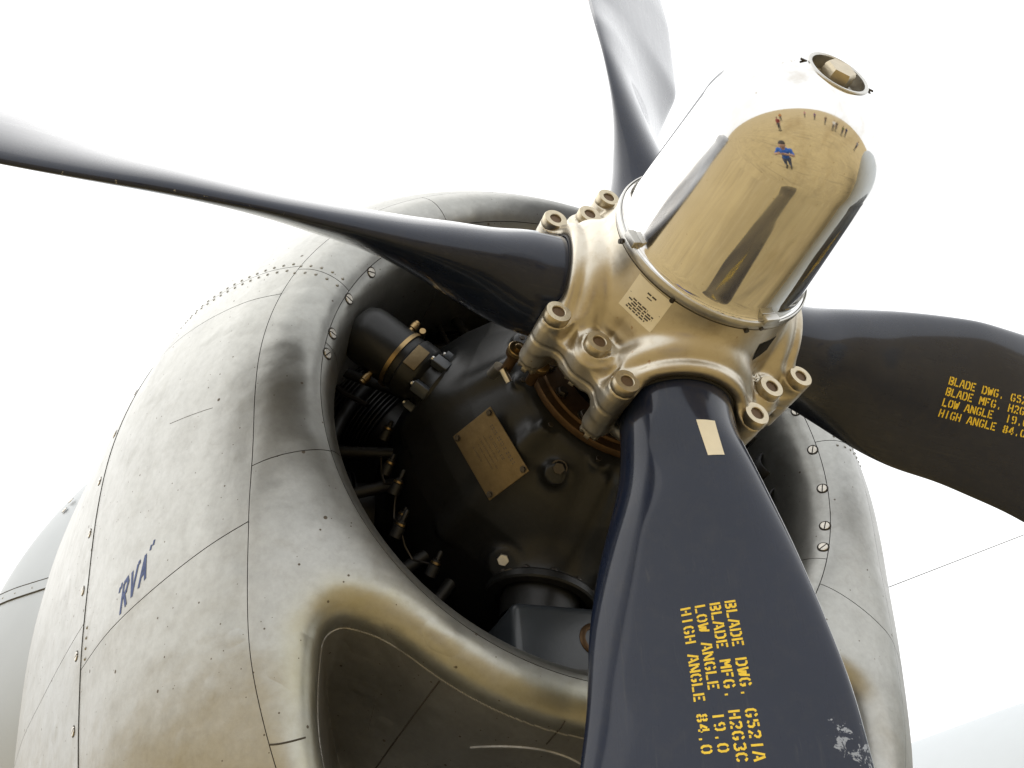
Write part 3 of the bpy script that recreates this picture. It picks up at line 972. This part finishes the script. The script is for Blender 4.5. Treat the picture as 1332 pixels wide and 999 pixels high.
for q in range(4):
    for (u, v) in ((.202, .103), (.202, -.103), (.141, .141)):
        a = R_(90 * q); X = u * math.cos(a) - v * math.sin(a); Z = u * math.sin(a) + v * math.cos(a)
        inst('bolt', HB, prop, (X, .0115, Z), qf)
        inst('castle_nut', CN, prop, (X, .1035 if v != u else .066, Z), (-FWD).to_track_quat('Z', 'Y'))

# dome with its retaining ring
t = np.linspace(0, math.pi / 2, 44)
ws, we, R1, R2, nn = .302, .4055, .1426, .128, 1.86
dp = [(.1500, .119), (.1470, .1205), (.1445, .124), (.1432, .128)] + [(R1 + (R2 - R1) * s ** 1.15, .128 + (ws - .128) * s) for s in np.linspace(.02, 1, 26)][:-1]
for tt in t:
    r = R2 * math.cos(tt) ** (2 / nn); h = ws + (we - ws) * math.sin(tt) ** (2 / nn)
    if r > .0415: dp.append((r, h))
wt = dp[-1][1]
dp += [(.0412, wt + .0010), (.0405, wt + .0006)]
dm = MB().lathe(dp, 128).build('dome', M['dome'], prop, deg=40)
cp = MB().lathe([(.0414, wt - .002), (.0414, wt + .0025), (.0402, wt + .0036), (.0376, wt + .0036), (.0362, wt + .0025), (.0352, wt - .014), (.026, wt - .016), (.0001, wt - .018)], 64).build('filler_ring', M['ring'], dm)
MB().hexa((0, -(wt - .016), 0), FWD, .0205, .026).lathe([(.026, 0), (.026, .004), (.0195, .006)], 32, (0, -(wt - .016), 0)).build('hex_plug', M['bolt'], dm, deg=25)
for sx in (-1, 1):
    dvec = (Vector((.86, 0, .0)) * sx + Vector((0, 0, -.12)) * sx)
    MB().box(dvec.normalized() * .0460 + Vector((0, -(wt - .0005), 0)), dvec.normalized() * .0045, (0, -.001, 0), Vector((.2, 0, 1)).normalized() * .0016, .0006).build('lock_pin', M['dark_steel'], dm)
MB().lathe([(.1400, .106), (.1535, .106), (.1545, .110), (.1545, .1165), (.1535, .119), (.1515, .120), (.1505, .1165), (.1485, .1165), (.1480, .1195), (.1462, .1215), (.143, .1215)], 128).build('retaining_ring', M['ring'], prop, deg=30)
MB().lathe([(.1520, .1025), (.1532, .1045), (.1520, .106)], 96).build('ring_seam', M['grime'], prop)
for ad in (-159.5, -66.4, 24, 112):
    e = pdir(ad); tt = Vector((-e.z, 0, e.x))
    c = MB().box(e * .1495 + Vector((0, -.122, 0)), tt * .0130, e * .0058, FWD * .0055, .0012).build('lock_clip', M['ring'], prop)
    MB().tube([e * .150 - tt * .010 + FWD * .110, e * .1562 - tt * .010 + FWD * .109], .0032, 12).build('clip_screw', M['dark_steel'], c)
for ad in (-121, -78, -165, -30, 60):
    e = pdir(ad)
    MB().tube([e * .150 + FWD * .1035, e * .1558 + FWD * .1030], .0036, 12).build('set_screw', M['dark_steel'], prop)

# blades
KR = [.15, .25, .3, .36, .42, .5, .6, .75, .95, 1.3, 1.9, 2.05]
KC = [.165, .165, .19, .22, .252, .281, .300, .327, .36, .40, .36, .16]
KB = [60, 58, 54, 47, 45, 43.8, 42.3, 37.5, 27, 23, 20, 19]
KO = [0, 0, 0, -.003, -.006, -.007, -.003, -.014, -.058, -.045, 0, 0]
KT = [.165, .158, .125, .108, .08, .058, .044, .046, .044, .036, .02, .006]
_g = np.linspace(.1, 2.1, 1001); _kk = np.exp(-.5 * (np.arange(-30, 31) * .002 / .025) ** 2); _kk /= _kk.sum()
_sm = [np.convolve(np.pad(np.interp(_g, KR, V), 30, 'edge'), _kk, 'valid') for V in (KC, KB, KO, KT)]
def bsec(r, phi):
    c, b, o, t = [np.interp(r, _g, s) for s in _sm]
    f = np.clip((r - .28) / .25, 0, 1); f = f * f * (3 - 2 * f)
    s = np.cos(phi) * .5; e = np.sin(phi)
    sh = np.abs(e) * ((1 - f) + f * (.62 + .45 * np.clip(s + .5, 0, 1) ** .8))
    h = np.where(e >= 0, sh * (.5 + .2 * f), -sh * (.5 - .2 * f)) * t
    return c * s + o, h, b, c, o
def bpt(r, phi, off=0.0):
    """blade along +X (local); leading edge towards +Z and forward"""
    r = np.asarray(r, float); phi = np.asarray(phi, float)
    s, h, b, c, o = bsec(r, phi)
    b = np.radians(b)
    X = np.stack(np.broadcast_arrays(r, -(WB + s * np.sin(b) + h * np.cos(b)), s * np.cos(b) - h * np.sin(b)), -1)
    if off:
        e = 1e-3
        n = np.cross(bpt(r + e, phi) - bpt(r - e, phi), bpt(r, phi + e) - bpt(r, phi - e))
        n /= np.linalg.norm(n, axis=-1, keepdims=True) + 1e-12
        X = X + n * off * FSIGN
    return X
FSIGN = 1.0
_n = np.cross(bpt(.501, 1.5) - bpt(.499, 1.5), bpt(.5, 1.501) - bpt(.5, 1.499))
FSIGN = 1.0 if -_n[1] > 0 else -1.0
def b_at(r, s, lift=.0004):
    """front-face point at span r and chordwise position s (metres towards the leading edge)"""
    c, o = np.interp(r, _g, _sm[0]), np.interp(r, _g, _sm[2])
    phi = math.acos(max(-.999, min(.999, (s - o) / (c / 2))))
    return Vector(bpt(r, phi, lift))
rr_ = np.concatenate([np.linspace(.152, .7, 110), np.linspace(.71, 2.05, 70)])
NPH = 84
ph = np.linspace(0, 2 * math.pi, NPH + 1)[:-1]
A_, B_ = np.meshgrid(rr_, ph, indexing='ij')
BV = bpt(A_, B_).reshape(-1, 3)
BF = []
for i in range(len(rr_) - 1):
    for j in range(NPH):
        k = (j + 1) % NPH
        q = (i * NPH + j, i * NPH + k, (i + 1) * NPH + k, (i + 1) * NPH + j)
        BF.append(q if FSIGN < 0 else q[::-1])
BF.append(tuple((len(rr_) - 1) * NPH + j for j in range(NPH)))
edge = np.clip((np.cos(B_) - .62) / .2, 0, 1) * np.where(B_ < math.pi, 1, .6)
edge = (edge * np.clip(np.exp(-((A_ - .662) / .045) ** 2) + .55 * np.exp(-((A_ - .95) / .05) ** 2) + .5 * sstep(1.2, 1.5, A_), 0, 1))
edge_light = (np.clip((np.cos(B_) - .985) / .012, 0, 1) * sstep(.45, .60, A_) * .70).reshape(-1)
edge = np.maximum(edge, np.clip((np.cos(B_) - .985) / .012, 0, 1) * sstep(.45, .60, A_) * .72).reshape(-1)

ST = {'A': [[(0, 0), (1.55, 6)], [(2.45, 6), (4, 0)], [(1.9, 2), (2.9, 2)]],
      'B': [[(.4, 0), (.4, 6)], [(1.5, 5.6), (3, 5.6), (3.6, 4.8), (3.5, 3.8), (2.9, 3.3), (1.5, 3.3)], [(1.5, 2.6), (3.1, 2.6), (3.7, 1.8), (3.6, .9), (3, .4), (1.5, .4)]],
      'L': [[(.4, 6), (.4, 0)], [(1.4, .4), (3.9, .4)]],
      'D': [[(.4, 0), (.4, 6)], [(1.5, 5.6), (2.7, 5.6), (3.6, 4.5), (3.6, 1.5), (2.7, .4), (1.5, .4)]],
      'E': [[(.4, 0), (.4, 6)], [(1.5, 5.6), (3.8, 5.6)], [(1.5, 3), (2.9, 3)], [(1.5, .4), (3.8, .4)]],
      'W': [[(.1, 6), (.9, 0)], [(1.5, .4), (2.0, 4.6)], [(2.5, 4.6), (3.0, .3)], [(3.3, 1), (3.95, 6)]],
      'G': [[(3.6, 4.6), (2.9, 5.6), (2.4, 5.6)], [(1.6, 5.6), (.9, 5.3), (.4, 4.3), (.4, 1.7), (.9, .7), (1.6, .4)], [(2.4, .4), (3.1, .6), (3.6, 1.4), (3.6, 2.5), (2.4, 2.5)]],
      'M': [[(.3, 0), (.3, 6)], [(1.0, 5.4), (1.9, 2.4)], [(2.3, 2.4), (3.1, 5.4)], [(3.7, 6), (3.7, 0)]],
      'F': [[(.4, 0), (.4, 6)], [(1.5, 5.6), (3.8, 5.6)], [(1.5, 3), (3.0, 3)]],
      'O': [[(1.6, 5.6), (.9, 5.2), (.4, 4.2), (.4, 1.8), (.9, .8), (1.6, .4)], [(2.4, 5.6), (3.1, 5.2), (3.6, 4.2), (3.6, 1.8), (3.1, .8), (2.4, .4)]],
      'N': [[(.3, 0), (.3, 6)], [(1.1, 5.2), (2.9, .8)], [(3.7, 6), (3.7, 0)]],
      'I': [[(2, 0), (2, 6)]], '1': [[(2, 0), (2, 6)]],
      'H': [[(.4, 0), (.4, 6)], [(3.6, 0), (3.6, 6)], [(1.4, 3), (2.7, 3)]],
      '2': [[(.5, 4.6), (1.1, 5.5), (2.8, 5.5), (3.5, 4.6), (3.3, 3.6), (2.4, 2.6)], [(1.7, 2.0), (.5, .4), (1.4, .4)], [(2.2, .4), (3.7, .4)]],
      '3': [[(.6, 5.0), (1.3, 5.6), (2.8, 5.6), (3.4, 4.8), (3.2, 3.7), (2.3, 3.2)], [(2.5, 2.7), (3.5, 2.1), (3.5, 1.1), (2.8, .4), (1.3, .4), (.5, 1.2)]],
      '4': [[(2.9, 0), (2.9, 1.2)], [(2.9, 2.3), (2.9, 6)], [(2.0, 5.0), (.4, 1.8), (2.0, 1.8)], [(3.5, 1.8), (4.0, 1.8)]],
      '5': [[(3.5, 5.6), (1.6, 5.6)], [(.7, 5.9), (.7, 3.4)], [(1.5, 3.5), (2.9, 3.4), (3.6, 2.4), (3.4, 1.0), (2.6, .4)], [(1.8, .4), (.5, 1.0)]],
      '8': [[(1.6, 5.6), (.7, 5.0), (.8, 3.8), (1.6, 3.3)], [(2.4, 5.6), (3.3, 5.0), (3.2, 3.8), (2.4, 3.3)], [(1.6, 2.7), (.5, 2.0), (.6, .9), (1.6, .4)], [(2.4, 2.7), (3.5, 2.0), (3.4, .9), (2.4, .4)]],
      '9': [[(1.6, 5.6), (.7, 5.2), (.4, 4.2), (.8, 3.2), (1.7, 2.8)], [(2.4, 5.6), (3.3, 5.2), (3.6, 4.0), (3.5, 1.6), (2.7, .4)], [(1.9, .4), (.7, .8)]],
      '.': [[(1.6, .6), (2.5, .6)]]}
ST['0'] = ST['O']; ST['6'] = ST['G']; ST['C'] = [s for s in ST['O'][:1]] + [[(2.4, 5.6), (3.2, 5.1), (3.6, 4.4)], [(2.4, .4), (3.2, .9), (3.6, 1.6)]]
LINES = ["BLADE DWG. 6521A", "BLADE MFG. H263C", "LOW ANGLE  19.0", "HIGH ANGLE 84.0"]
def stencil(parent, r0, s0, pitch=.0108, hgt=.0124, lead=.0176):
    mb = MB()
    for li, tx in enumerate(LINES):
        for ci, ch in enumerate(tx):
            if ch not in ST: continue
            for k, st in enumerate(ST[ch]):
                wd = 1.7 if ch == '.' else 1.12
                mapf = lambda x, y, lift: b_at(r0 + ci * pitch + x * pitch / 5.1, s0 - li * lead - (6 - y) * hgt / 6, lift)
                ribbon(st, wd, mapf, mb, k)
    return mb.build('stencil_lettering', M['yellow'], parent, smooth=False)

def grid_patch(name, mapf, nx, ny, mat, parent, thick=.0003):
    v = [mapf(i / nx, j / ny) for i in range(nx + 1) for j in range(ny + 1)]
    f = [(i * (ny + 1) + j, (i + 1) * (ny + 1) + j, (i + 1) * (ny + 1) + j + 1, i * (ny + 1) + j + 1) for i in range(nx) for j in range(ny)]
    return mk(name, v, f, mat, parent)

bmesh0 = None
for q, (ad, r0, s0) in enumerate(((270, .503, .0455), (0, .540, .0330), (90, .52, .04), (180, .51, .042))):
    if bmesh0 is None:
        bo = mk('blade', BV, BF, M['blade'], prop)
        at = bo.data.attributes.new('edge', 'FLOAT', 'POINT'); at.data.foreach_set('value', edge.astype(np.float32))
        bmesh0 = bo.data
        plain = bmesh0.copy()          # the other blades carry only light edge wear
        plain.attributes['edge'].data.foreach_set('value', (edge_light).astype(np.float32))
        cuff = MB().lathe([(.0826, .186), (.0850, .186), (.0855, .190), (.0850, .1945), (.0826, .195)], 64, (0, -WB, 0), (1, 0, 0)).build('root_seal', M['rubber'], bo).data
    else:
        bo = inst('blade', plain, prop)
        inst('root_seal', cuff, bo)
    bo.rotation_euler = (0, -R_(ad), 0)
    if ad == 270: stencil(bo, r0, s0)
    if ad == 0: stencil(bo, r0, s0, .0130, .0142, .0195)
    if ad == 270:
        st = grid_patch('paper_sticker', lambda x, y: b_at(.262 + .053 * x, .054 + .0185 * y, .0006), 14, 6, M['paper'], bo)

# stickers on the hub
def hub_project(p):
    P = np.array([p], float)
    for it in range(12):
        e = 1e-3; d = hub_sdf(P)
        gg = np.stack([(hub_sdf(P + np.eye(3)[i] * e) - hub_sdf(P - np.eye(3)[i] * e)) / (2 * e) for i in range(3)], 1)
        P = P - d[:, None] * gg / ((gg * gg).sum(1, keepdims=True) + 1e-9)
    n = gg[0] / np.linalg.norm(gg[0])
    return Vector(P[0]), Vector(n)
def sticker(name, C, ex, ey, mat, lift=.0006):
    C = Vector(C)
    def f(x, y):
        p, n = hub_project(C + Vector(ex) * (x - .5) + Vector(ey) * (y - .5))
        return p + n * lift
    return f, grid_patch(name, f, 12, 12, mat, hub)
SC0, n0 = hub_project((-.094, -.070, -.106))
t1 = n0.cross(FWD).normalized(); t2 = t1.cross(n0)
if t1.x < 0: t1 = -t1
f1, s1 = sticker('paper_sticker', SC0, t1 * .062, t2 * -.058 if t2.y < 0 else t2 * .058, M['paper'])
mb = MB(); rs = random.Random(11)
for y, x0, x1, hh in ((.22, .42, .68, .022), (.32, .46, .60, .014), (.52, .06, .96, .006), (.60, .22, .66, .02), (.67, .12, .86, .02), (.74, .24, .86, .02), (.81, .18, .80, .02), (.88, .16, .74, .02)):
    x = x0
    while x < x1:
        wd = min(x1, x + rs.uniform(.06, .16)) if hh > .01 else x1
        a = [f1(x, y - hh) , f1(wd, y - hh), f1(wd, y + hh), f1(x, y + hh)]
        _, nn_ = hub_project(a[0])
        mb.add([v + nn_ * .0003 for v in a], [(0, 1, 2, 3)])
        x = wd + .03
mb.build('print', M['ink'], s1, smooth=False)
SC1, n1 = hub_project((.098, -.056, -.122))
t1 = n1.cross(FWD).normalized(); t2 = t1.cross(n1)
sticker('black_label', SC1, t1 * .044, t2 * .030, M['black_label'])

# ------------------------------------------------------------------ far things: fuselage flank, aerial wire
fus = empty('fuselage', (5.0, 2.0, 0))
tag(fus, 'pale white fuselage side far behind the cowling and the blade', 'fuselage')
FR = 1.45
prof = [(.02, 5.2), (.5, 5.0), (.95, 4.4), (1.25, 3.5), (FR, 1.5), (FR, -8), (1.1, -13), (.4, -17)]
MB().lathe([tuple(catmull(prof, t)) for t in np.linspace(0, 7, 60)], 64, (0, 0, 1.95), FWD).build('fuselage_skin', M['white_paint'], fus)
wire = MB().tube([Vector((2.9, 3.0, HUB + 1.115)), Vector((5.9, 3.1, HUB + 2.44))], .0034, 6).build('aerial_wire', M['wire'])
tag(wire, 'thin grey aerial wire stretched across the white sky', 'wire')

# ------------------------------------------------------------------ people on the apron (they show as reflections in the dome)
def person_mesh(arms, shirt, trousers, name):
    prims = []          # (kind, a, b, ra, rb, material index)
    def cap(a, b, ra, rb, m): prims.append((a, b, ra, rb, m))
    cap((0, 0, .93), (0, -.01, 1.12), .125, .115, 1)
    cap((0, -.01, 1.10), (0, 0, 1.36), .125, .135, 0)
    for s_ in (-1, 1):
        cap((s_ * .05, 0, 1.36), (s_ * .175, 0, 1.41), .085, .060, 0)
        cap((s_ * .085, 0, .92), (s_ * .10, .02, .50), .088, .060, 1)
        cap((s_ * .10, .02, .50), (s_ * .11, -.02, .10), .058, .042, 1)
        cap((s_ * .11, -.03, .05), (s_ * .125, .15, .035), .042, .034, 3)
        el, ha = arms
        S = (s_ * .185, 0, 1.41); E_ = (s_ * el[0], el[1], el[2]); H_ = (s_ * ha[0], ha[1], ha[2])
        M_ = tuple(S[i] + (E_[i] - S[i]) * .75 for i in range(3))
        cap(S, M_, .052, .045, 0); cap(M_, E_, .040, .038, 2); cap(E_, H_, .038, .026, 2)
        d = np.array(H_) - np.array(E_); d /= np.linalg.norm(d)
        side = np.cross(d, (0, 1, .3)); side /= np.linalg.norm(side)
        pk = np.array(H_) + d * .055
        cap(H_, tuple(pk), .026, .030, 2)
        for f_ in range(4):
            o_ = side * (f_ - 1.5) * .021
            cap(tuple(pk + o_), tuple(pk + o_ + d * (.075, .085, .080, .062)[f_] + np.array((0, .012, 0))), .0105, .009, 2)
        cap(tuple(np.array(H_) + d * .02), tuple(np.array(H_) + d * .06 + side * .05), .012, .010, 2)
    cap((0, .0, 1.42), (0, .015, 1.52), .052, .050, 2)
    cap((0, .015, 1.585), (0, .025, 1.655), .074, .088, 2)
    cap((0, .095, 1.625), (0, .118, 1.600), .012, .015, 2)
    for s_ in (-1, 1):
        cap((s_ * .085, .015, 1.62), (s_ * .090, .010, 1.60), .016, .013, 2)
        cap((s_ * .032, .098, 1.637), (s_ * .034, .098, 1.637), .011, .011, 3)
    cap((-.02, .098, 1.565), (.02, .098, 1.565), .009, .009, 4)
    def each(P):
        out = []
        for a, b, ra, rb, m in prims:
            a = np.array(a); ab = np.array(b) - a
            t = np.clip(((P - a) @ ab) / max(ab @ ab, 1e-9), 0, 1)
            out.append(np.linalg.norm(P - a - t[:, None] * ab, axis=1) - (ra + (rb - ra) * t))
        return out
    def f(P):
        d = None
        for x, (a, b, ra, rb, m) in zip(each(P), prims):
            d = x if d is None else smin(d, x, .008 if ra < .02 else .035)
        return d
    P, F = surface_nets(f, (-.42, -.20, -.02), (.42, .45, 1.80), .0145, 2)
    o = mk(name, P, F, [shirt, trousers, SKIN, DARK, LIPS])
    mi = np.argmin(np.stack(each(P[F].mean(1)), 0), 0)
    o.data.polygons.foreach_set('material_index', np.array([prims[i][4] for i in mi]))
    me = o.data; bpy.data.objects.remove(o)
    def fh(Q):
        h = np.linalg.norm((Q - np.array((0, .012, 1.665))) / np.array((.93, 1.06, 1.0)), axis=1) - .098
        return smax(h, (Q[:, 1] - .045) * .8 - (Q[:, 2] - 1.675) * .75, .012)
    P, F = surface_nets(fh, (-.13, -.13, 1.53), (.13, .15, 1.80), .010, 2)
    o = mk('hair', P, F, HAIR); hm = o.data; bpy.data.objects.remove(o)
    return me, hm
SKIN = simple('skin', (.42, .25, .17), .5); DARK = simple('dark_shoes', (.02, .018, .016), .6); LIPS = simple('lips', (.32, .12, .10), .5)
HAIR = simple('hair', (.035, .025, .018), .6); DENIM = simple('denim', (.05, .07, .13), .8); BLUE = simple('blue_shirt', (.03, .12, .42), .8)
RED = simple('red_shirt', (.24, .04, .035), .8); GREY = simple('grey_trousers', (.06, .06, .065), .8)
def person(me, hm, loc, rz, label, group=None):
    o = inst('person', me, None, loc); o.rotation_euler = (0, 0, rz)
    inst('hair', hm, o)
    tag(o, label, 'person', group)
fx, fy = math.sin(R_(19.62)), math.cos(R_(19.62))
pm = person_mesh(((.27, .10, 1.28), (.085, .24, 1.50)), BLUE, DENIM, 'photographer')
person(*pm, (camo.location.x - fx * .42, camo.location.y - fy * .42, 0), R_(-19.62), 'photographer in a blue shirt with both arms raised, mirrored in the polished dome')
pb = person_mesh(((.24, -.03, 1.13), (.255, .05, .90)), RED, GREY, 'bystander')
LOOKS = (('red', (.24, .04, .035)), ('white', (.7, .7, .68)), ('black', (.02, .02, .022)), ('olive green', (.10, .12, .04)), ('dark blue', (.02, .03, .10)),
         ('brown', (.12, .07, .04)), ('grey', (.22, .22, .23)), ('orange', (.45, .16, .03)), ('purple', (.12, .04, .16)), ('pink', (.5, .24, .26)))
SPOTS = ((-3.2, -5.0, 10), (3.4, -9.5, 40), (4.1, -9.9, -20), (5.0, -9.0, 60), (6.3, -9.8, 10), (2.4, -11.5, 0), (7.4, -6.8, 80), (-5.4, -9.5, -40), (.4, -13.5, 20), (-1.9, -15, 15))
for (cn, cc_), (x, y, r) in zip(LOOKS, SPOTS):
    me = pb[0].copy(); me.materials[0] = simple('shirt_' + cn.replace(' ', '_'), cc_, .8)
    person(me, pb[1], (x, y, 0), R_(r), 'bystander in a %s shirt and grey trousers standing on the apron' % cn, 'bystanders on the apron')
